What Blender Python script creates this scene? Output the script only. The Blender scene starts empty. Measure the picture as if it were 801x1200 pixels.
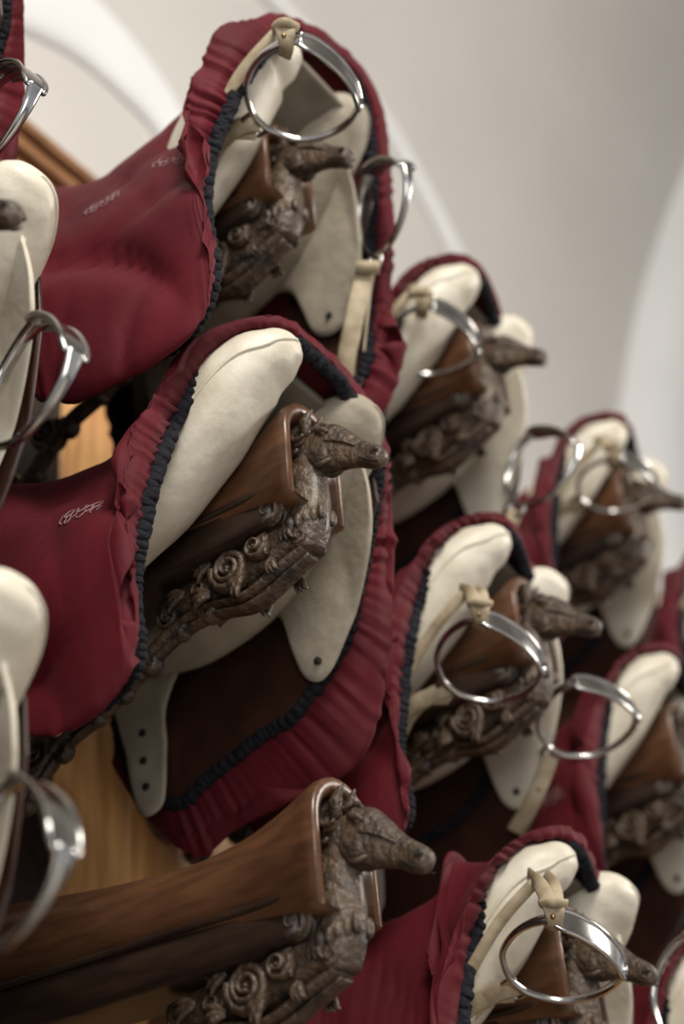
import bpy, bmesh, math, random
import numpy as np
from mathutils import Matrix, Vector, noise
from mathutils.bvhtree import BVHTree
random.seed(4)
GZ=1.6   # camera height above floor
# ------------------------------------------------------------------ materials
def mat(name,col,col2=None,rough=.5,metal=0.,nscale=8,bump=0.,bscale=40,sheen=0.,coat=0.,stretch=None,detail=6,ramp=(.35,.65),spec=.5):
    m=bpy.data.materials.new(name);m.use_nodes=True;nt=m.node_tree;b=nt.nodes["Principled BSDF"]
    b.inputs["Roughness"].default_value=rough;b.inputs["Metallic"].default_value=metal
    b.inputs["Specular IOR Level"].default_value=spec
    b.inputs["Sheen Weight"].default_value=sheen
    if sheen: b.inputs["Sheen Roughness"].default_value=.4; b.inputs["Sheen Tint"].default_value=(1,.35,.38,1)
    b.inputs["Coat Weight"].default_value=coat;b.inputs["Coat Roughness"].default_value=.15
    tc=nt.nodes.new("ShaderNodeTexCoord");mp=nt.nodes.new("ShaderNodeMapping")
    nt.links.new(tc.outputs["Object"],mp.inputs[0])
    if stretch: mp.inputs["Scale"].default_value=stretch
    n=nt.nodes.new("ShaderNodeTexNoise");n.inputs["Scale"].default_value=nscale;n.inputs["Detail"].default_value=detail
    nt.links.new(mp.outputs[0],n.inputs["Vector"])
    r=nt.nodes.new("ShaderNodeValToRGB");nt.links.new(n.outputs["Fac"],r.inputs[0])
    c2=col2 or tuple(c*.75 for c in col)
    r.color_ramp.elements[0].position=ramp[0];r.color_ramp.elements[1].position=ramp[1]
    r.color_ramp.elements[0].color=(*c2,1);r.color_ramp.elements[1].color=(*col,1)
    nt.links.new(r.outputs[0],b.inputs["Base Color"])
    if bump:
        n2=nt.nodes.new("ShaderNodeTexNoise");n2.inputs["Scale"].default_value=bscale;n2.inputs["Detail"].default_value=5
        nt.links.new(mp.outputs[0],n2.inputs["Vector"])
        bp=nt.nodes.new("ShaderNodeBump");bp.inputs["Strength"].default_value=bump;bp.inputs["Distance"].default_value=.01
        nt.links.new(n2.outputs["Fac"],bp.inputs["Height"]);nt.links.new(bp.outputs[0],b.inputs["Normal"])
    return m
M=dict(
 cloth=mat("burgundy_cotton",(.098,.0050,.0110),(.066,.0036,.0078),rough=.70,nscale=5,bump=.3,bscale=16,sheen=.06,spec=.22),
 elastic=mat("black_elastic",(.012,.012,.018),(.005,.005,.008),rough=.8,nscale=60,bump=.6,bscale=180,spec=.2),
 cream=mat("cream_leather",(.71,.665,.56),(.50,.44,.335),rough=.46,nscale=11,bump=.28,bscale=30,detail=10,ramp=(.28,.60)),
 suede=mat("grey_cream_suede",(.42,.375,.295),(.26,.225,.17),rough=.6,nscale=9,bump=.25,bscale=40),
 brown=mat("dark_brown_leather",(.052,.018,.011),(.025,.010,.006),rough=.42,nscale=10,bump=.1),
 gullet=mat("gullet_canvas",(.20,.17,.13),(.12,.10,.07),rough=.8,nscale=12),
 walnut=mat("polished_walnut",(.130,.056,.026),(.080,.034,.016),rough=.36,nscale=14,bump=.05,bscale=30,coat=.22,stretch=(6,1,6)),
 carved=mat("carved_dark_oak",(.098,.062,.037),(.024,.015,.010),rough=.42,nscale=38,bump=.6,bscale=100,coat=.12),
 darkwood=mat("dark_fascia_wood",(.034,.018,.011),(.014,.007,.005),rough=.4,nscale=12,stretch=(5,1,5)),
 steel=mat("polished_steel",(.62,.61,.59),(.42,.42,.42),rough=.18,metal=1.,nscale=30),
 stud=mat("brass_stud",(.45,.33,.16),(.3,.2,.1),rough=.3,metal=1.,nscale=30),
 strap=mat("tan_strap_leather",(.46,.38,.26),(.26,.20,.12),rough=.55,nscale=25,bump=.15,bscale=70),
 pine=mat("honey_pine",(.74,.42,.17),(.50,.23,.08),rough=.45,nscale=6,stretch=(9,9,.9),bump=.05,coat=.1),
 frame=mat("cornice_wood",(.30,.15,.065),(.18,.08,.035),rough=.45,nscale=10,stretch=(1,6,6)),
 plaster=mat("grey_plaster",(.58,.56,.535),(.53,.51,.485),rough=.9,nscale=1.2,bump=.05,bscale=15),
 white=mat("white_plaster",(.76,.77,.78),(.71,.72,.73),rough=.9,nscale=1.5),
 thread=mat("silver_thread",(.30,.17,.17),rough=.5,nscale=80),
 floor=mat("stone_floor",(.3,.28,.25),(.22,.2,.18),rough=.6,nscale=2),
 hole=mat("punched_hole_dark",(.015,.01,.008),rough=.8),
)
# ------------------------------------------------------------------ mesh helpers  (local coords: x across, o outward from wall, h up)
def L2W(p): p=np.asarray(p,float); return np.stack([p[...,0],-p[...,1],p[...,2]],-1)
class MB:
    def __init__(s): s.v=[];s.f=[];s.m=[]
    def add(s,v,f,m=0):
        b=len(s.v); s.v+= [tuple(a) for a in v]; s.f+=[tuple(i+b for i in q) for q in f]; s.m+=[m]*len(f)
    def mesh(s,name,mats,smooth=True,recalc=True):
        me=bpy.data.meshes.new(name);me.from_pydata([tuple(L2W(a)) for a in s.v],[],s.f)
        for k in mats: me.materials.append(M[k])
        me.polygons.foreach_set("material_index",s.m)
        if recalc:
            bm=bmesh.new();bm.from_mesh(me);bmesh.ops.recalc_face_normals(bm,faces=bm.faces);bm.to_mesh(me);bm.free()
        if smooth: me.polygons.foreach_set("use_smooth",[True]*len(me.polygons))
        me.update();return me
def obj(name,me,parent=None,loc=(0,0,0)):
    o=bpy.data.objects.new(name,me);bpy.context.collection.objects.link(o);o.location=loc
    if parent: o.parent=parent
    return o
def empty(name,loc):
    e=bpy.data.objects.new(name,None);bpy.context.collection.objects.link(e);e.location=loc;e.empty_display_size=.05;return e
def cr(P,n,closed=False):
    P=np.asarray(P,float);K=len(P)
    if closed: t=np.arange(n)/n*K
    else: t=np.linspace(0,K-1,n)
    i=np.floor(t).astype(int)
    if not closed: i=np.minimum(i,K-2)
    u=(t-i).reshape((-1,)+(1,)*(P.ndim-1))
    g=(lambda j:P[j%K]) if closed else (lambda j:P[np.clip(j,0,K-1)])
    a,b,c,d=g(i-1),g(i),g(i+1),g(i+2)
    return .5*((2*b)+(-a+c)*u+(2*a-5*b+4*c-d)*u*u+(-a+3*b-3*c+d)*u**3)
def nrm(a): return a/np.maximum(np.linalg.norm(a,axis=-1,keepdims=True),1e-9)
def tube(mb,P,ra,rb=None,ref=(1,0,0),n=10,closed=False,m=0,sq=1.0):
    P=np.asarray(P,float);N=len(P);ra=np.broadcast_to(ra,N);rb=ra if rb is None else np.broadcast_to(rb,N)
    T=nrm(np.roll(P,-1,0)-np.roll(P,1,0)) if closed else nrm(np.gradient(P,axis=0))
    ref=np.broadcast_to(np.asarray(ref,float),P.shape)
    B=nrm(np.cross(T,ref));Q=np.cross(B,T)
    a=np.arange(n)/n*2*math.pi;ca,sa=np.cos(a),np.sin(a)
    if sq!=1: ca=np.sign(ca)*abs(ca)**sq;sa=np.sign(sa)*abs(sa)**sq
    V=P[:,None]+B[:,None]*ca[None,:,None]*ra[:,None,None]+Q[:,None]*sa[None,:,None]*rb[:,None,None]
    F=[]
    for i in range(N if closed else N-1):
        j=(i+1)%N
        for k in range(n): F.append((i*n+k,i*n+(k+1)%n,j*n+(k+1)%n,j*n+k))
    if not closed: F+= [tuple(range(n-1,-1,-1)),tuple((N-1)*n+k for k in range(n))]
    mb.add(V.reshape(-1,3),F,m)
def ellip(mb,c,r,m=0,nu=14,nv=8,rot=None):
    V=[];F=[]
    for i in range(nv+1):
        th=math.pi*i/nv
        for k in range(nu):
            a=2*math.pi*k/nu;p=np.array([math.sin(th)*math.cos(a)*r[0],math.sin(th)*math.sin(a)*r[1],math.cos(th)*r[2]])
            if rot is not None: p=rot@p
            V.append(p+np.array(c))
    for i in range(nv):
        for k in range(nu): F.append((i*nu+k,i*nu+(k+1)%nu,(i+1)*nu+(k+1)%nu,(i+1)*nu+k))
    mb.add(V,F,m)
def box(mb,lo,hi,m=0):
    x0,y0,z0=lo;x1,y1,z1=hi
    V=[(x,y,z) for x in(x0,x1) for y in(y0,y1) for z in(z0,z1)]
    mb.add(V,[(0,1,3,2),(4,6,7,5),(0,4,5,1),(2,3,7,6),(0,2,6,4),(1,5,7,3)],m)
# ------------------------------------------------------------------ rack
def spiral(mb,c,r,turns=1.6,dirn=1,a0=0,th=None,xw=.016,m=0,xo=0.):
    th=th or r*.21
    n=int(26*turns);t=np.linspace(0,1,n);rr=(r-th*.6)*(1-.80*t);a=a0+dirn*t*turns*2*math.pi
    for x0 in ((-xo,xo) if xo else (0,)):
        sg=-1 if x0<0 else 1
        P=np.stack([x0+sg*.003*t if xo else 0*t,c[0]+rr*np.cos(a),c[1]+rr*np.sin(a)],-1)
        tube(mb,P,th*(1-.55*t),xw*(1+.1*t),m=m,n=12,sq=.8)
        ellip(mb,(x0,c[0],c[1]),(xw*1.25,r*.17,r*.17),m)
        ellip(mb,(x0,c[0],c[1]),(xw*.5,r*.9,r*.9),m)
    if xo: tube(mb,[(-xo,c[0],c[1]),(xo,c[0],c[1])],r*.72,ref=(0,0,1),n=18,m=m)
def build_rack():
    mb=MB()
    st=np.array([(-.100,.060,.124,-.030),(-.112,.060,.124,-.032),(-.135,.056,.114,-.03),(-.17,.051,.100,-.026),(-.22,.048,.086,-.022),(-.30,.047,.078,-.02),(-.42,.047,.086,-.02),(-.60,.048,.110,-.02),(-.83,.05,.140,-.02)])
    S=cr(st,60);na=15
    def sec(o,w,t,b,k=1.0):
        w=w*k;t2=b+(t-b)*(.5+.5*k) if k<1 else t
        pts=[(-w,o,b)]
        sp=t2-w*.95
        for i in range(na):
            a=math.pi*(1-i/(na-1));pts.append((w*math.cos(a),o,sp+w*.95*math.sin(a)))
        pts.append((w,o,b));return pts
    rings=[sec(S[0][0]-.035,*S[0][1:],k=.74),sec(S[0][0],*S[0][1:],k=.78),sec(S[0][0]+.003,*S[0][1:],k=.86),sec(S[0][0]+.003,*S[0][1:],k=.95)]+[sec(*s) for s in S]
    n=len(rings[0]);V=[p for r in rings for p in r];F=[]
    for i in range(len(rings)-1):
        for k in range(n): F.append((i*n+k,i*n+(k+1)%n,(i+1)*n+(k+1)%n,(i+1)*n+k))
    F.append(tuple(range(n)));F.append(tuple((len(rings)-1)*n+k for k in range(n)))
    mb.add(V,F,0)
    wood=mb.mesh("beam",["walnut"])
    mb=MB()
    o=np.linspace(-.135,-.83,40);wd=np.interp(-o,[.135,.2,.83],[.050,.049,.051])
    P=np.stack([np.zeros(40),o,np.full(40,-.036)],-1);tube(mb,P,np.interp(-o,[.135,.2,.83],[.018,.026,.030]),wd,ref=(1,0,0),n=20,sq=.3)
    for s in (-1,1):
        P=np.stack([s*(wd+.001),o,np.full(40,-.010)],-1);tube(mb,P,.0045,.003,n=8)
    fas=mb.mesh("fascia",["darkwood"])
    # carved parts
    mb=MB()
    for c,r,tn,d,a,xw,xo in (((-.142,-.036),.022,1.8,1,1.5,.010,.038),((-.170,-.073),.018,1.6,-1,.5,.010,.032),((-.114,-.074),.013,1.4,1,2.,.010,.014),((-.215,-.084),.031,2.4,1,2.8,.011,.026),((-.268,-.088),.016,1.5,-1,0.,.010,.016),((-.330,-.098),.018,1.6,1,2.8,.014,0),
                       ((-.40,-.135),.020,1.6,-1,0,.015,0),((-.55,-.215),.032,1.8,1,2.,.016,0),((-.64,-.27),.026,1.6,-1,1.,.016,0),((-.47,-.105),.022,1.5,1,3.,.016,0),((-.56,-.11),.026,1.6,-1,3.,.016,0),((-.66,-.12),.030,1.6,1,3.,.016,0),((-.76,-.13),.026,1.6,-1,1.,.016,0)):
        spiral(mb,c,r,tn,d,a,xw=xw,xo=xo)
    BP=[(0,-.115,-.085),(0,-.15,-.100),(0,-.205,-.120),(0,-.27,-.110),(0,-.33,-.122),(0,-.40,-.160),(0,-.45,-.187),(0,-.52,-.215),(0,-.60,-.285),(0,-.70,-.33),(0,-.83,-.34)]
    P=cr(BP,80);xwid=np.interp(np.arange(80),[0,16,30,79],[.020,.026,.016,.014])
    tube(mb,P,.0065+.003*np.sin(np.linspace(0,18,80)),xwid,n=12)
    tube(mb,P+np.array([0,.004,-.009]),.004,xwid*.6,n=8)
    # solid web behind the volutes, then leaves rooted on it
    W_=cr([(0,-.125,-.055),(0,-.16,-.062),(0,-.21,-.075),(0,-.27,-.082),(0,-.34,-.085)],24);tube(mb,W_,np.interp(np.arange(24),[0,6,14,23],[.028,.034,.032,.016]),np.interp(np.arange(24),[0,8,23],[.028,.030,.014]),n=14,sq=.8)
    for s in (-1,1):
        for (o0,h0,a0,L,x0) in ((-.150,-.058,-2.4,.032,.033),(-.188,-.058,2.6,.034,.032),(-.192,-.100,-2.6,.032,.030),(-.240,-.062,3.2,.034,.027),(-.246,-.104,2.9,.034,.024),(-.290,-.084,3.0,.036,.018),(-.150,-.092,-1.9,.022,.028),(-.125,-.052,-2.0,.026,.026)):
            for da in (-.35,0.,.35):
                t=np.linspace(0,1,8);an=a0+da+.9*t*t
                C=np.stack([s*(x0+.003*np.sin(t*3)),o0+np.cumsum(np.cos(an))*L/8,h0+np.cumsum(np.sin(an))*L/8],-1)
                tube(mb,C,.0048*np.sin(np.clip(t*2.5+.5,0,math.pi-.05))+.0004,.0045,n=8)
    for i in range(18):
        k=int(22+i*3.1);Q=cr(BP,80)[k];s=1 if i%2 else -1;L=.016+.007*((i*7)%3)/2
        C=cr([Q,Q+np.array([0,.5*L*s,-.5*L]),Q+np.array([0,L*s,-.35*L]),Q+np.array([0,1.1*L*s,.15*L])],9)
        tube(mb,C,np.array([.006,.007,.007,.007,.006,.005,.004,.003,.0015]),xwid[k]*.7,n=10)
    ellip(mb,(0,-.82,0.02),(.075,.02,.12))
    def loft(secs,n=18,N=30,m=0,e=1.):
        A=cr(np.array(secs,float),N)
        C=A[:,:2];T=nrm(np.gradient(C,axis=0));U=np.stack([-T[:,1],T[:,0]],-1)
        V=[];F=[]
        for i in range(N):
            for k in range(n):
                a=2*math.pi*k/n;c,s=math.cos(a),math.sin(a);c=math.copysign(abs(c)**e,c);s=math.copysign(abs(s)**e,s)
                q=C[i]+U[i]*A[i,2]*c;V.append((A[i,3]*s,q[0],q[1]))
        for i in range(N-1):
            for k in range(n):F.append((i*n+k,i*n+(k+1)%n,(i+1)*n+(k+1)%n,(i+1)*n+k))
        F+=[tuple(range(n)),tuple((N-1)*n+k for k in range(n))]
        mb.add(V,F,m)
    loft([(-.122,-.085,.024,.022),(-.120,-.06,.034,.027),(-.122,-.025,.040,.027),(-.119,.012,.037,.022),(-.110,.040,.032,.018),(-.099,.062,.026,.015),(-.090,.074,.012,.009)])
    loft([(-.108,.070,.008,.006),(-.098,.063,.024,.013),(-.084,.053,.034,.018),(-.070,.0445,.0345,.0185),(-.055,.036,.0285,.016),(-.040,.0265,.0215,.0125),(-.026,.0175,.0170,.0105),(-.014,.0095,.0160,.0120),(-.005,.0035,.0145,.0125),(.001,-.0005,.0105,.010),(.004,-.0025,.003,.003)],N=50,e=.88)
    for s in (-1,1):
        ellip(mb,(s*.0145,-.081,.0405),(.0055,.018,.019))           # cheek
        tube(mb,cr([(s*.013,-.084,.072),(s*.018,-.074,.069),(s*.017,-.063,.061)],8),np.array([.002,.004,.005,.005,.005,.004,.003,.002]),n=8) # brow
        ellip(mb,(s*.0170,-.0715,.0615),(.0035,.0048,.0036),m=0)
        ellip(mb,(s*.0198,-.0715,.0615),(.0012,.0022,.0018),m=1)
        ellip(mb,(s*.0105,-.0035,.0085),(.0045,.0065,.0055))
        ellip(mb,(s*.0140,-.0010,.0070),(.0022,.0030,.0026),m=1)
        tube(mb,[(s*.010,.0005,-.0085),(s*.0130,-.012,-.0025),(s*.0125,-.026,.0075)],.0011,m=1,n=6)
        tube(mb,cr([(s*.0085,-.101,.076),(s*.0125,-.100,.090),(s*.0125,-.094,.104),(s*.010,-.087,.112)],8),np.array([.006,.0075,.0085,.0085,.007,.005,.003,.001]),np.array([.005,.006,.006,.006,.005,.004,.002,.001]),n=8)
        tube(mb,cr([(s*.0185,-.070,.050),(s*.0155,-.050,.042),(s*.0115,-.030,.028)],8),np.array([.001,.002,.0028,.003,.003,.0025,.002,.001]),n=6)
        tube(mb,cr([(s*.011,-.092,.026),(s*.0155,-.080,.020),(s*.0145,-.064,.022)],8),np.array([.001,.003,.004,.004,.004,.0035,.003,.001]),n=6)  # jaw edge
    for i in range(8):  # mane locks
        t=i/7;o=-.112-.046*math.sin(t*1.6);h=.088-.125*t
        for s in(-1,1):
            tube(mb,cr([(0,o+.010,h+.012),(.008*s,o-.008,h+.004),(.017*s,o-.008,h-.012),(.021*s,o+.006,h-.022),(.022*s,o+.016,h-.018)],12),np.linspace(.0075,.0022,12),n=8)
        tube(mb,cr([(0,o+.006,h+.012),(.0,o-.010,h-.002),(0,o-.010,h-.016)],8),np.linspace(.008,.004,8),n=8)
    tube(mb,cr([(0,-.100,.088),(.002,-.084,.092),(-.001,-.068,.078)],8),np.linspace(.006,.0015,8),n=8) # forelock
    for i in range(5):
        for s in(-1,1): ellip(mb,(s*(.012+.004*i),-.086-.009*i,-.044-.003*i),(.006,.006,.012),nu=10,nv=6)
    carv=mb.mesh("carved_horse_head_and_scrolls",["carved","hole"])
    return wood,fas,carv
RACK=build_rack()
def rack(P):
    e=empty("horse_head_saddle_rack",P)
    for n,m in zip(("beam","fascia","carved_horse_head_and_scrolls"),RACK): obj(n,m,e)
    return e
# ------------------------------------------------------------------ saddle
BASE=[((-.22,-.202,-.285),(-.245,-.19,-.305)),((-.22,-.207,-.198),(-.25,-.19,-.2)),((-.22,-.194,-.125),(-.25,-.19,-.12)),((-.21,-.185,-.052),(-.245,-.195,-.04)),
((-.18,-.174,.043),(-.225,-.173,.04)),((-.15,-.145,.13),(-.20,-.135,.12)),((-.11,-.11,.178),(-.155,-.105,.170)),((-.08,-.079,.185),(-.1,-.07,.197)),
((-.04,-.068,.18),(-.04,-.06,.198)),((.03,-.07,.175),(.04,-.062,.195)),((.10,-.079,.156),(.11,-.07,.177)),((.14,-.088,.126),(.155,-.078,.145)),
((.17,-.112,.083),(.19,-.1,.1)),((.18,-.138,.02),(.215,-.122,.035)),((.19,-.167,-.039),(.235,-.145,-.05)),((.20,-.205,-.105),(.245,-.175,-.15)),
((.2,-.281,-.173),(.245,-.235,-.245)),((.2,-.353,-.193),(.24,-.315,-.275)),((.2,-.43,-.22),(.23,-.41,-.292)),((.2,-.494,-.241),(.225,-.485,-.31)),
((.2,-.569,-.168),(.22,-.585,-.2)),((.2,-.597,-.086),(.22,-.62,-.09)),((.17,-.59,.02),(.19,-.62,.03)),((.09,-.57,.11),(.1,-.6,.13)),
((0,-.56,.14),(0,-.59,.17)),((-.09,-.55,.08),(-.11,-.58,.1)),((-.18,-.53,-.03),(-.21,-.56,-.02)),((-.205,-.49,-.15),(-.24,-.5,-.16)),
((-.205,-.42,-.25),(-.245,-.43,-.27)),((-.205,-.35,-.3),(-.245,-.37,-.32)),((-.205,-.29,-.315),(-.245,-.3,-.353)),((-.21,-.24,-.31),(-.245,-.235,-.345))]
B1=dict(enumerate(BASE))
B1.update({0:((-.2,-.093,-.306),(-.24,-.065,-.34)),1:((-.2,-.102,-.194),(-.24,-.075,-.2)),2:((-.2,-.091,-.094),(-.236,-.10,-.09)),3:((-.195,-.07,-.04),(-.230,-.095,-.03)),
4:((-.185,-.055,.01),(-.225,-.080,.03)),5:((-.16,-.028,.087),(-.210,-.056,.104)),6:((-.11,-.030,.155),(-.165,-.032,.152)),7:((-.07,-.026,.205),(-.105,-.030,.222)),
8:((-.03,-.025,.228),(-.035,-.015,.252)),9:((.03,-.024,.242),(.03,-.008,.265)),10:((.08,-.022,.246),(.088,-.006,.266)),11:((.12,-.030,.235),(.135,-.012,.252)),
12:((.15,-.040,.20),(.168,-.022,.21)),13:((.175,-.060,.12),(.195,-.040,.13)),14:((.19,-.082,.03),(.21,-.060,.03)),15:((.2,-.100,-.046),(.22,-.080,-.045)),
16:((.2,-.112,-.12),(.225,-.09,-.13)),17:((.2,-.13,-.2),(.23,-.10,-.23)),18:((.2,-.25,-.28),(.22,-.24,-.32)),19:((.2,-.38,-.3),(.225,-.38,-.34)),
28:((-.2,-.36,-.3),(-.24,-.38,-.33)),29:((-.2,-.3,-.36),(-.24,-.318,-.407)),30:((-.2,-.22,-.38),(-.24,-.2,-.43)),31:((-.2,-.13,-.37),(-.24,-.09,-.41))})
B1=[B1[i] for i in range(32)]
OP=dict(enumerate(BASE))
for i,r in {9:(.02,-.085,.165),10:(.07,-.1,.15),11:(.12,-.13,.11),12:(.15,-.16,.06),13:(.17,-.2,.0),14:(.18,-.25,-.05),15:(.19,-.3,-.1),16:(.19,-.35,-.13),17:(.19,-.42,-.15),18:(.19,-.47,-.16),19:(.19,-.52,-.15),20:(.19,-.57,-.1),21:(.19,-.58,-.05)}.items():
    OP[i]=(r,(r[0]+.03,r[1]+.0,r[2]+.02))
OP=[OP[i] for i in range(32)]
def seat(o): return np.interp(o,[-.6,-.5,-.4,-.3,-.2,-.12],[.20,.16,.14,.15,.18,.205])
def build_cover(ctrl,seed=0,dm=0.,lift=.075):
    R=np.array([c[0] for c in ctrl]);E=np.array([c[1] for c in ctrl]);K=len(R)
    n=np.array([-.55,.5,-.5])*.012
    Q=(R+E)/2+n
    Sp=np.stack([E[:,0]*.08,np.clip(E[:,1]*.9-.05,-.56,-.13),np.zeros(K)],-1);Sp[:,2]=seat(Sp[:,1])+dm
    low=np.clip((.12-E[:,2])/.2,0,1)
    low2=np.clip((-.06-E[:,2])/.14,0,1)
    M1=E+(Sp-E)*.38;M1[:,0]=E[:,0]*(.84+.16*low2);M1[:,2]+=.015*low2
    M2=E+(Sp-E)*.76;M2[:,0]=E[:,0]*(.52+.08*low2);M2[:,2]+=lift*low+.01
    E2=E+(M1-E)*.22+np.array([-.3,.3,0])*.008
    cols=np.stack([R,Q,E,E2,M1,M2,Sp],0)
    N=640;Mv=64
    U=np.stack([cr(c,N,True) for c in cols],0)
    G=cr(U,Mv)
    seg=np.linalg.norm(np.roll(U[0],-1,0)-U[0],axis=1);arc=np.concatenate([[0],np.cumsum(seg)[:-1]]);tot=seg.sum()
    du=np.roll(G,-1,1)-np.roll(G,1,1);dv=np.gradient(G,axis=0);nn=nrm(np.cross(du,dv))
    rs=np.random.RandomState(seed)
    ph=arc/tot*2*math.pi;Kp=int(tot/.0125)
    j=sum(a*np.sin(k*ph+p) for a,k,p in zip((2.6,2.0,1.4),(5,11,29),rs.rand(3)*6))
    pl=np.sin(Kp*ph+j)*.6+.5*np.sin(Kp*.53*ph+1.7*j)+.35*np.sin(Kp*1.7*ph-1.3*j)
    pl2=np.sin(Kp*.31*ph+2*j)
    v=np.linspace(0,1,Mv)
    amp=np.interp(v,[0,.05,.14,.26,.4,1],[.0024,.0036,.0027,.0012,.0002,0])
    amp2=np.interp(v,[0,.1,.3,.5,1],[.001,.0026,.0028,.0008,0])
    env=.65+.5*np.sin(3*ph+rs.rand()*6)*np.sin(7*ph)
    disp=(amp[:,None]*pl[None]+amp2[:,None]*pl2[None])*env[None]
    ph0=rs.rand(6)*6
    x,o,h=G[...,0],G[...,1],G[...,2]
    w=np.interp(v,[0,.25,.5,1],[.02,.10,1,1])[:,None]*np.interp(h,[-.45,-.05,.12],[1.25,1.,.4])
    ridge=lambda t:(1-np.abs(np.sin(t)))**2-.3
    q=o*.8+h*.6+.035*np.sin(11*h+ph0[0])+.025*np.sin(17*o+ph0[4])
    q2=o*.35-h*.9+.03*np.sin(9*o+ph0[1])
    fold=.026*ridge(15*q+ph0[1])*(.45+.55*np.sin(8*(o-h)+ph0[5]))+.018*ridge(19*q2+ph0[2])*(.4+.6*np.sin(9*o+5*h+ph0[0]))+.010*np.sin(10*o+7*h+ph0[3])
    fold=fold+.009*ridge(29*(o*.95+h*.2)+2*np.sin(8*h)+ph0[2])*(.5+.5*np.sin(15*h+ph0[4]))
    disp+=w*fold
    G=G+nn*disp[...,None]
    V=G.reshape(-1,3);F=[]
    for i in range(Mv-1):
        for k in range(N): F.append((i*N+k,i*N+(k+1)%N,(i+1)*N+(k+1)%N,(i+1)*N+k))
    mb=MB();mb.add(V,F);me=mb.mesh("cloth_cover",["cloth"],recalc=False)
    Ne=1300;C=cr(R,Ne,True);t=np.arange(Ne)
    inward=nrm(cr(R-E,Ne,True))
    bump=np.interp(np.arange(Ne)/Ne*N,np.arange(N),pl)
    fine=np.sin(t*1.15+2*np.sin(t*.11))
    C=C+np.array([-.55,.5,-.5])*(.005+.0013*bump+.0008*fine)[:,None]+inward*(.003+.001*np.sin(t*.8))[:,None]
    mb=MB();tube(mb,C,.0098+.0011*bump+.0008*fine,.0055+.0008*fine,ref=(-.6,.5,-.55),n=10,closed=True)
    el=mb.mesh("elastic_edge",["elastic"])
    return me,el
def sheet(ctrl_bottom,top,xf,matn,thick=.008,n=140,rows=26,side=1,name="flap"):
    C=cr(np.array(ctrl_bottom,float),n);mb=MB();V=[];F=[]
    for lay in (0,1):
        for i in range(n):
            for j in range(rows):
                t=j/(rows-1);o,hb=C[i];h=top+(hb-top)*t
                edge=min(1,(1-t)*8,(i+1)/5,(n-i)/5);th=thick*(.25+.75*math.sqrt(max(0,min(1,edge))))
                V.append((side*(xf(o,h)+(th/2 if lay else -th/2)),o,h))
    b=n*rows
    for i in range(n-1):
        for j in range(rows-1):
            q=(i*rows+j,i*rows+j+1,(i+1)*rows+j+1,(i+1)*rows+j);F.append(q);F.append(tuple(a+b for a in q[::-1]))
    for i in range(n-1):
        a=i*rows+rows-1;c=(i+1)*rows+rows-1;F.append((a,c,c+b,a+b))
        a=i*rows;c=(i+1)*rows;F.append((c,a,a+b,c+b))
    for j in range(rows-1):
        for i in(0,n-1):
            a=i*rows+j;F.append((a,a+1,a+1+b,a+b))
    mb.add(V,F);return mb.mesh(name,[matn])
def pillow(mb,side,so=0,sh=0,droop=0):
    A=np.array([(.125,-.52,-.02,.03,.02),(.125,-.48,-.03,.045,.035),(.125,-.38,-.035,.052,.042),(.12,-.28,.005,.06,.05),(.11,-.195,.078,.064,.056),(.098,-.125,.130,.058,.046),(.085,-.082,.152,.043,.032),(.078,-.062,.160,.024,.018),(.076,-.056,.162,.002,.002)])
    A[:3,2]-=droop;A[3,2]-=droop*1.0;A[4,2]-=droop*.55;A[3,3:]*=(1-droop*3);A[4,3:]*=(1-droop*.8)
    S=cr(A,48)
    P=S[:,:3]*np.array([side,1,1])+np.array([0,so,sh])
    T=nrm(np.gradient(P,axis=0));lat=nrm(np.array([1.,0,-.45*side]));lat=nrm(lat-T*(T@lat)[:,None]);up=np.cross(T,lat)
    n=28;V=[];F=[]
    for i in range(len(P)):
        for k in range(n):
            a=2*math.pi*k/n;c,s=math.cos(a),math.sin(a)
            wr=1+.024*math.sin(i*.9+3*math.sin(a*2))*math.sin(a*3+i*.3)
            c=math.copysign(abs(c)**.85,c);s=math.copysign(abs(s)**.85,s)
            V.append(P[i]+(lat[i]*c*S[i,3]+up[i]*s*S[i,4])*wr)
    for i in range(len(P)-1):
        for k in range(n):F.append((i*n+k,i*n+(k+1)%n,(i+1)*n+(k+1)%n,(i+1)*n+k))
    F+=[tuple(range(n)),tuple((len(P)-1)*n+k for k in range(n))]
    mb.add(V,F,0)
    tube(mb,P[6:-3]+lat[6:-3]*(S[6:-3,3]*side*1.0)[:,None],.0028,n=8,m=0)
def xc(o,h): return .118+.065*float(np.clip((.09-h)/.24,0,1))**.8-.02*float(np.clip((o+.16)/.08,0,1))
def xb(o,h): return .172+.024*float(np.clip((.10-h)/.25,0,1))-.03*float(np.clip((o+.16)/.08,0,1))
LOBE=[(-.088,.07),(-.092,.04),(-.104,0),(-.138,-.055),(-.182,-.108),(-.212,-.140),(-.236,-.150),(-.256,-.136),(-.266,-.10),(-.272,-.055),(-.295,-.024),(-.34,-.012),(-.39,-.022),(-.44,-.052),(-.485,-.105),(-.494,-.17),(-.498,-.232),(-.515,-.25),(-.54,-.245),(-.556,-.20),(-.57,-.12),(-.575,-.05)]
LOBE1=[(-.135,.07),(-.140,.03),(-.150,-.02),(-.166,-.07),(-.185,-.105),(-.212,-.130),(-.240,-.134),(-.262,-.118),(-.272,-.08),(-.282,-.045),(-.305,-.03),(-.35,-.03),(-.40,-.045),(-.44,-.075),(-.485,-.125),(-.494,-.19),(-.498,-.25),(-.515,-.27),(-.54,-.265),(-.556,-.22),(-.57,-.12),(-.575,-.05)]
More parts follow.
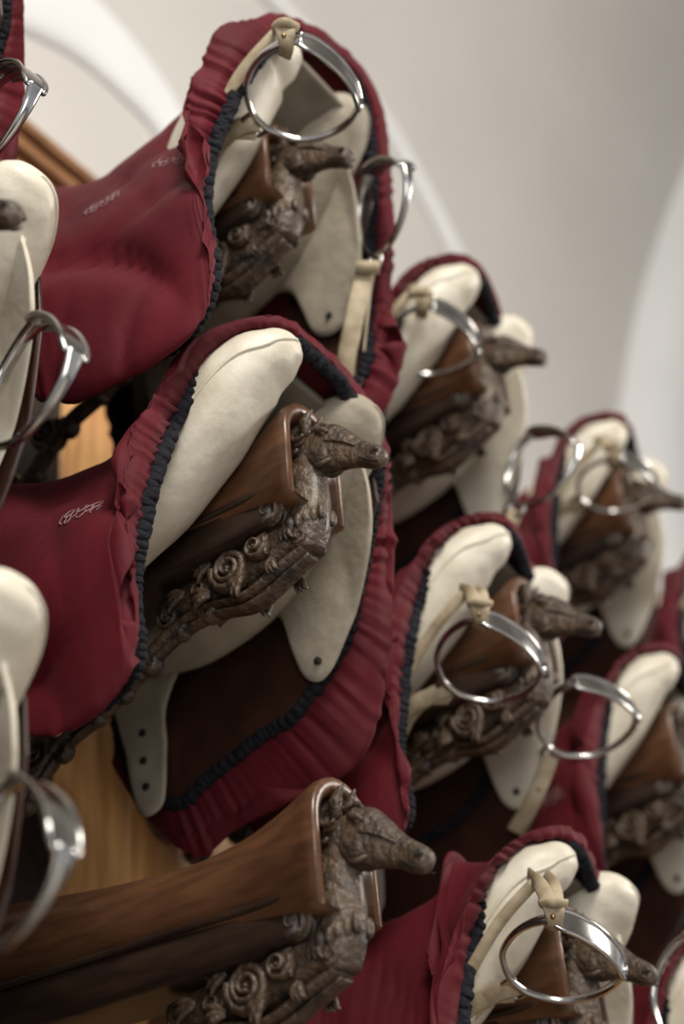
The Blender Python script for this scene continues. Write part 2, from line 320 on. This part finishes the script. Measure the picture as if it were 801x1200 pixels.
def saddle(P,kind="open",seed=0,so=0.,sh=0.,near_st=None,near_dir=0,far_st=None,far_dir=None,lift=None,dm=None):
    e=empty("covered_riding_saddle",P);b1=kind=="b1"
    ctrl={"open":OP,"full":BASE,"b1":B1}[kind]
    if not b1 and (so or sh): ctrl=[((a[0],a[1]+so,a[2]+sh),(b[0],b[1]+so,b[2]+sh)) for a,b in ctrl]
    if dm is None: dm=-.01 if b1 else sh-.03
    if lift is None: lift=.05 if b1 else .04
    me,el=build_cover(ctrl,seed,dm=dm,lift=lift)
    cov=obj("cloth_cover",me,e);obj("elastic_edge",el,e)
    mb=MB();pillow(mb,-1,so-(.030 if b1 else 0),sh-(.010 if b1 else 0),droop=.11 if b1 else .03);obj("near_panel",mb.mesh("near_panel",["cream"]),e)
    mb=MB();pillow(mb,1,so-(.035 if b1 else 0),sh+(.02 if b1 else 0));obj("far_panel",mb.mesh("far_panel",["suede" if kind!="open" else "cream"]),e)
    sf=lambda L:[(a+so,b+sh) for a,b in L]
    obj("panel_skirt",sheet(sf(LOBE1 if b1 else LOBE),.10+sh,lambda o,h:xc(o-so,h-sh),"suede" if kind!="open" else "cream",name="panel_skirt"),e)
    if kind=="full": bb=[(-.10,.06),(-.135,.02),(-.165,-.04),(-.20,-.105),(-.28,-.173),(-.35,-.195),(-.43,-.222),(-.49,-.245),(-.56,-.175),(-.595,-.08)]
    elif b1: bb=[(-.13,.06),(-.16,-.0),(-.175,-.10),(-.185,-.20),(-.24,-.29),(-.32,-.32),(-.43,-.32),(-.5,-.31),(-.6,-.2),(-.62,-.08)]
    else: bb=[(-.12,.04),(-.15,-.05),(-.19,-.13),(-.24,-.2),(-.30,-.26),(-.38,-.305),(-.46,-.32),(-.52,-.31),(-.57,-.22),(-.6,-.08)]
    obj("sweat_flap",sheet(sf(bb),.10+sh,lambda o,h:xb(o-so,h-sh),"brown",name="sweat_flap"),e)
    nb=[(-.27,-.09),(-.275,-.12),(-.27,-.15),(-.28,-.2),(-.30,-.26),(-.34,-.28),(-.40,-.25),(-.44,-.18),(-.46,-.11)]
    obj("near_sweat_flap",sheet(sf(nb),-.08+sh,lambda o,h:.185,"brown",side=-1,n=60,rows=12,name="near_sweat_flap"),e)
    mb=MB();C=cr([(0,-.55+so,.10+sh),(0,-.4+so,.095+sh),(0,-.25+so,.115+sh),(0,-.15+so,.155+sh),(0,-.105+so,.168+sh)],24);tube(mb,C,np.linspace(.08,.085,24),.012,ref=(0,0,1),n=14)
    obj("gullet",mb.mesh("gullet",["gullet"]),e)
    mb=MB()
    for o,h in ((-.228,-.126),(-.528,-.13),(-.53,-.17),(-.526,-.21)):
        hh=h+sh+((.018 if o>-.4 else -.02) if b1 else 0);x=xc(o,hh-sh)-.005
        tube(mb,[(x-.002,o+so,hh),(x+.012,o+so,hh)],.0055,ref=(0,0,1),n=12)
    obj("punched_holes",mb.mesh("punched_holes",["hole"]),e)
    W=[tuple(v.co) for v in me.vertices];bvh=BVHTree.FromPolygons(W,[tuple(p.vertices) for p in me.polygons])
    mb=MB()
    for cx_,cy_ in (((-.275,-.075),) if not b1 else ((-.15,-.065),(-.26,-.09))):
        for k in range(9):
            a=k*.7;L=[]
            for i in range(14):
                t=i/13
                L.append((cx_+so*(not b1)+.007*(k-4)*.9+ .005*math.cos(a+t*5),cy_+.008*math.sin(k*2.1)+.008*math.sin(a+t*5)))
            pts=[]
            for o,h in L:
                hit=bvh.ray_cast(Vector((-1,-o,h+.0)),Vector((1,0,0)))
                if hit[0]: pts.append((hit[0].x-.0006,-hit[0].y,hit[0].z+.0006))
            if len(pts)>5: tube(mb,np.array(pts),.0008,n=5,ref=(.3,.2,1))
    if mb.v: obj("embroidered_emblem",mb.mesh("embroidered_emblem",["thread"]),e)
    for c,d in ((near_st,near_dir),(far_st,far_dir)):
        if c is not None: stirrup(e,c,d)
    return e
RT=np.array([.563,.823,-.078]);UP=np.array([-.416,.363,.834]);TO=np.array([-.714,.437,-.546])
def stirrup(e,c,mode=0):
    c=np.array(c,float)
    if mode==2: w=.45*(RT*.98-.2*UP)+.89*TO;u=.12*RT+.99*UP
    elif mode==3: w=.58*(.8*RT-.6*UP)+.80*TO;u=.50*RT+.86*UP
    elif mode==4: w=.60*(.9*RT-.35*UP)+.80*TO;u=.55*RT+.83*UP
    elif mode==1: w=nrm(.80*RT-.45*UP-.30*TO);u=nrm(.50*RT+.70*UP+.45*TO)
    elif mode==5: w=nrm(.60*RT-.52*UP-.50*TO);u=nrm(.78*RT+.36*UP+.50*TO);c=c+TO*.035
    else: w=nrm(.72*RT-.60*UP-.26*TO);u=nrm(.64*RT+.56*UP+.50*TO);c=c+TO*.035
    w=nrm(w);u=nrm(u-w*(u@w));n=np.cross(w,u)
    X=lambda a,b,d=0: c+w*a+u*b+n*d
    mb=MB()
    pts=[X(.058,.050),X(.071,.022),X(.071,-.015),X(.054,-.052),X(.022,-.074),X(0,-.078),X(-.022,-.074),X(-.054,-.052),X(-.071,-.015),X(-.071,.022),X(-.058,.050)]
    C=cr(pts,80);k=np.abs(np.linspace(-1,1,80));tube(mb,C,.0042+.0006*k,.0050+.007*k**5,ref=n,n=12)
    T=cr([X(-.062,.046),X(-.036,.058),X(0,.063),X(.036,.058),X(.062,.046)],24)
    tp=np.interp(np.linspace(0,1,24),[0,.15,.85,1],[.011,.016,.016,.011])
    for s in (-1,1): tube(mb,T+n*(tp*s)[:,None],.0034,.0034,ref=n,n=8)
    tube(mb,T-u*.001,.0022,tp,ref=n,n=16,sq=.5)
    for s in(-.009,.0,.009): tube(mb,T[2:-2]+n*s-u*.002,.0028,.0018,n=6,ref=n)
    ey=cr([X(-.016,-.076),X(-.015,-.094),X(0,-.097),X(.015,-.094),X(.016,-.076)],20);tube(mb,ey,.0038,n=8,ref=n)
    obj("stirrup_iron",mb.mesh("stirrup_iron",["steel"]),e)
    mb=MB()
    q=lambda r,v,d=0: c+RT*r+UP*v+TO*d
    if mode==2:
        C=cr([q(-.02,-.09,.0),q(-.03,-.12,.03),q(-.045,-.19,.05),q(-.055,-.26,.05),q(-.04,-.33,.03)],24);tube(mb,C,.014,.0025,ref=TO,n=8,sq=.6)
        C=cr([q(-.012,-.09,-.01),q(-.02,-.14,.02),q(-.028,-.22,.03),q(-.035,-.30,.03)],24);tube(mb,C,.013,.0025,ref=RT,n=8,sq=.6)
        tube(mb,[q(-.04,-.10,.03),q(-.005,-.10,.03)],.010,.010,ref=TO,n=8,sq=.6)
    elif mode in(3,4):
        C=cr([X(0,-.09),X(.005,-.13),X(-.01,-.20,.01),X(-.03,-.26,.0)],24);tube(mb,C,.013,.0025,ref=TO,n=8,sq=.6)
    elif mode==1:
        E0=X(0,-.09);q2=lambda r,v,d=0: E0+RT*r+UP*v+TO*d
        C=cr([q2(.0,.0),q2(-.012,-.03,.008),q2(-.03,-.07,.01),q2(-.055,-.12,-.01)],24);tube(mb,C,.013,.0025,ref=TO,n=8,sq=.6)
        ellip(mb,q2(-.02,-.05,.012),(.004,.004,.004),m=1,nu=10,nv=6)
    else:
        E0=X(0,-.09);q2=lambda r,v,d=0: E0+RT*r+UP*v+TO*d
        C=cr([q2(.008,.004,.0),q2(-.02,-.003,.004),q2(-.05,-.03,-.01),q2(-.07,-.075,-.03),q2(-.075,-.115,-.055)],24);tube(mb,C,.012,.0025,ref=TO,n=8,sq=.6)
        C=cr([q2(.004,-.006,-.004),q2(-.035,-.010,.0),q2(-.075,-.045,-.01),q2(-.085,-.085,-.05)],20);tube(mb,C,.012,.0025,ref=TO,n=8,sq=.6)
        K0=X(-.066,.028) if mode==5 else X(-.062,.044);k2=lambda r,v,d=0: K0+RT*r+UP*v+TO*d
        C=cr([k2(-.020,.036,-.075),k2(-.012,.034,-.025),k2(-.005,.018,.010),k2(.001,-.004,.012),k2(-.002,-.014,-.006)],20);tube(mb,C,.0095,.003,ref=TO,n=8,sq=.6)
        C=cr([k2(.002,.036,-.075),k2(.006,.032,-.025),k2(.005,.014,.012),k2(.002,-.006,.010)],20);tube(mb,C,.008,.003,ref=TO,n=8,sq=.6)
        tube(mb,cr([k2(-.016,.018,.004),k2(-.002,.023,.019),k2(.016,.019,.006)],10),.006,.003,ref=TO,n=8)
        C=cr([k2(-.016,.03,-.055),k2(-.060,-.02,-.055),k2(-.100,-.09,-.06),k2(-.125,-.15,-.07)],20);tube(mb,C,.008,.003,ref=TO,n=8)
        ellip(mb,k2(-.002,.006,.017),(.0035,.0035,.0035),m=1,nu=10,nv=6)
    obj("stirrup_leather",mb.mesh("stirrup_leather",["strap","stud"]),e)
# ------------------------------------------------------------------ layout
P0=np.array([1.3577,.7662,1.0882+GZ]);T=.5742;S=.5127
def pos(i,j,do=0.,dz=0.): return (P0[0]+i*T,P0[1]-do,P0[2]+j*S+dz)
for i,j,do in ((0,1,0),(0,0,0),(0,-1,0),(1,1,0),(1,0,.005),(1,-1,-.01),(2,1,0),(2,0,0),(2,-1,0),(3,1,0),(3,0,0),(-1,0,-.05),(-1,-1,-.05),(-1,1,-.15),(1,-2,0),(0,-2,0),(-1,-2,-.05)):
    rack(pos(i,j,do))
saddle(pos(0,0),"full",1)
saddle(pos(0,1),"b1",2,so=.07,sh=.02,near_st=(-.12,.010,.008),near_dir=5,far_st=(.14,-.03,.04),far_dir=2)
saddle(pos(1,1),"open",3,near_st=(-.12,-.139,.030),near_dir=5,far_st=(.12,-.087,-.11),far_dir=4)
saddle(pos(1,0),"open",4,so=-.02,near_st=(-.12,-.122,-.050),far_st=(.12,-.087,-.073),far_dir=1)
saddle(pos(1,-1),"open",5,near_st=(-.12,-.082,.025),far_st=(.13,-.0,.01),far_dir=3,lift=.08,dm=-.01)
saddle(pos(2,1),"open",6,near_st=(-.12,-.085,.02),near_dir=5)
saddle(pos(2,0),"open",7)
saddle(pos(2,-1),"open",8)
saddle(pos(3,1),"open",9,near_st=(-.12,-.085,.03),near_dir=5)
saddle(pos(3,0),"open",10)
saddle(pos(-1,0,-.05),"open",11,far_st=(.12,-.09,-.08),far_dir=3)
saddle(pos(-1,-1,-.05),"open",12,far_st=(.12,-.09,-.08),far_dir=3)
saddle(pos(-1,1,-.15),"full",13,sh=.02,far_st=(.12,-.06,-.16),far_dir=3)
# ------------------------------------------------------------------ room
def wbox(name,lo,hi,mt,parent=None,bev=.0):
    mb=MB();box(mb,(lo[0],-hi[1],lo[2]),(hi[0],-lo[1],hi[2]));me=mb.mesh(name,[mt],smooth=False)
    o=obj(name,me,parent)
    if bev: b=o.modifiers.new("b","BEVEL");b.width=bev;b.segments=3
    return o
YW=1.8
wbox("floor",(-3,-5.3,-.1),(14,YW+.3,0),"floor")
wbox("wall_back",(-3,YW,0),(14,YW+.2,2.6+GZ),"plaster")
pan=empty("wood_wall_panelling",(0,0,0))
w=.1735
x0=1.667-w*12
for k in range(48):
    a=x0+k*w
    wbox("board_%d"%k,(a+.0015,1.590,.02),(a+w-.0015,1.64,3.85),"darkwood" if k<12 else "pine",pan,.004)
wbox("carcass",(x0,1.62,0),(x0+48*w,YW-.005,3.85),"darkwood",pan)
for z,d,t in ((3.80,.02,.05),(3.85,.045,.03),(3.88,.065,.025),(3.905,.05,.015)):
    wbox("cornice_%d"%int(z*100),(x0,1.59-d,z),(x0+48*w,YW-.005,z+t),"frame",pan,.006)
mb=MB();V=[];F=[];na=64
xs=np.linspace(-3,14,30)
for i,xx in enumerate(xs):
    for k in range(na+1):
        a=math.pi*k/na;V.append((xx,-(-1.7+3.5*math.cos(a)),2.6+GZ+3.5*math.sin(a)))
for i in range(len(xs)-1):
    for k in range(na):F.append((i*(na+1)+k,i*(na+1)+k+1,(i+1)*(na+1)+k+1,(i+1)*(na+1)+k))
mb.add(V,F);obj("ceiling",mb.mesh("ceiling",["plaster"],recalc=False))
def vy(z): return YW if z<=2.6 else -1.7+math.sqrt(12.25-(z-2.6)**2)
def rib(name,pts,hw):
    C=cr(np.array(pts,float),60);P=np.array([(a,-(vy(b)-.01),b+GZ) for a,b in C]);hw=cr(np.array(hw,float).reshape(-1,1),60)[:,0]
    mb=MB();tube(mb,P,hw,.03,ref=(0,1,-.2),n=12,sq=.7);obj(name,mb.mesh(name,["white"]))
rib("trim_1",[(1.2,3.55),(1.9,3.73),(2.486,3.712),(2.9,3.74),(3.233,3.669),(3.658,3.484),(3.85,3.2),(3.92,2.8),(3.92,2.3)],[.02,.02,.02,.022,.03,.04,.05,.05,.05])
rib("trim_2",[(1.2,2.8),(1.5,2.98),(1.81,3.10),(2.05,3.10),(2.21,3.05),(2.35,2.93),(2.45,2.7),(2.47,2.4)],[.12,.12,.11,.09,.07,.06,.06,.06])
mb=MB();V=[];F=[]
prof=[(4.85,0),(4.92,.12),(5.1,.16),(5.9,.16),(6.1,.12),(6.2,0)]
aa=[-1]+list(np.linspace(0,math.pi,60))
for a in aa:
    for X_,d in prof:
        if a<0: V.append((X_,-(YW-d),0.0))
        else: V.append((X_,-(-1.7+(3.5-d)*math.cos(a)),2.6+GZ+(3.5-d)*math.sin(a)))
k=len(prof)
for i in range(len(aa)-1):
    for j in range(k-1):F.append((i*k+j,i*k+j+1,(i+1)*k+j+1,(i+1)*k+j))
mb.add(V,F);obj("trim_3",mb.mesh("trim_3",["white"],recalc=False))
# ------------------------------------------------------------------ lights
def area(name,loc,tgt,size,energy,col):
    l=bpy.data.lights.new(name,"AREA");l.shape='RECTANGLE';l.size=size[0];l.size_y=size[1];l.energy=energy;l.color=col
    o=bpy.data.objects.new(name,l);bpy.context.collection.objects.link(o);o.location=loc
    o.rotation_euler=(Vector(tgt)-Vector(loc)).to_track_quat('-Z','Y').to_euler();return o
area("key_light",(-.3,-1.2,4.9),(1.5,.7,2.8),(1.1,1.1),138,(1,.95,.86))  # added key area light high over the racks, not a window
area("fill_light_left",(-1.4,-1.2,2.2),(1.3,.6,2.7),(1.3,1.3),34,(1,.97,.93))  # weaker fill added from camera left, no window modelled here
area("room_light_right",(4.2,-1.6,3.9),(2.2,.8,2.9),(.9,.9),80,(1,.93,.84))
area("floor_bounce",(1.0,-1.0,.5),(1.6,.7,2.6),(2,2),7,(1,.88,.74))
w=bpy.data.worlds.new("world");bpy.context.scene.world=w;w.use_nodes=True
w.node_tree.nodes["Background"].inputs[0].default_value=(.80,.80,.83,1);w.node_tree.nodes["Background"].inputs[1].default_value=.58
# ------------------------------------------------------------------ camera
R=np.array([[0.56302,-0.82285,-0.07809],[-0.41559,-0.36339,0.83393],[-0.71433,-0.43681,-0.54629]])
u,s,v=np.linalg.svd(R);R=u@v
cam=bpy.data.cameras.new("camera");co=bpy.data.objects.new("camera",cam);bpy.context.collection.objects.link(co)
m=Matrix.Identity(4)
for i in range(3):
    for j in range(3): m[j][i]=float(R[i][j])
m[2][3]=GZ
co.matrix_world=m
cam.sensor_fit='VERTICAL';cam.sensor_height=36;cam.sensor_width=24;cam.lens=1836.7/1200*36
cam.dof.use_dof=True;cam.dof.focus_distance=1.83;cam.dof.aperture_fstop=1.9
cam.clip_start=.01
bpy.context.scene.camera=co
bpy.context.scene.view_settings.view_transform='Standard'
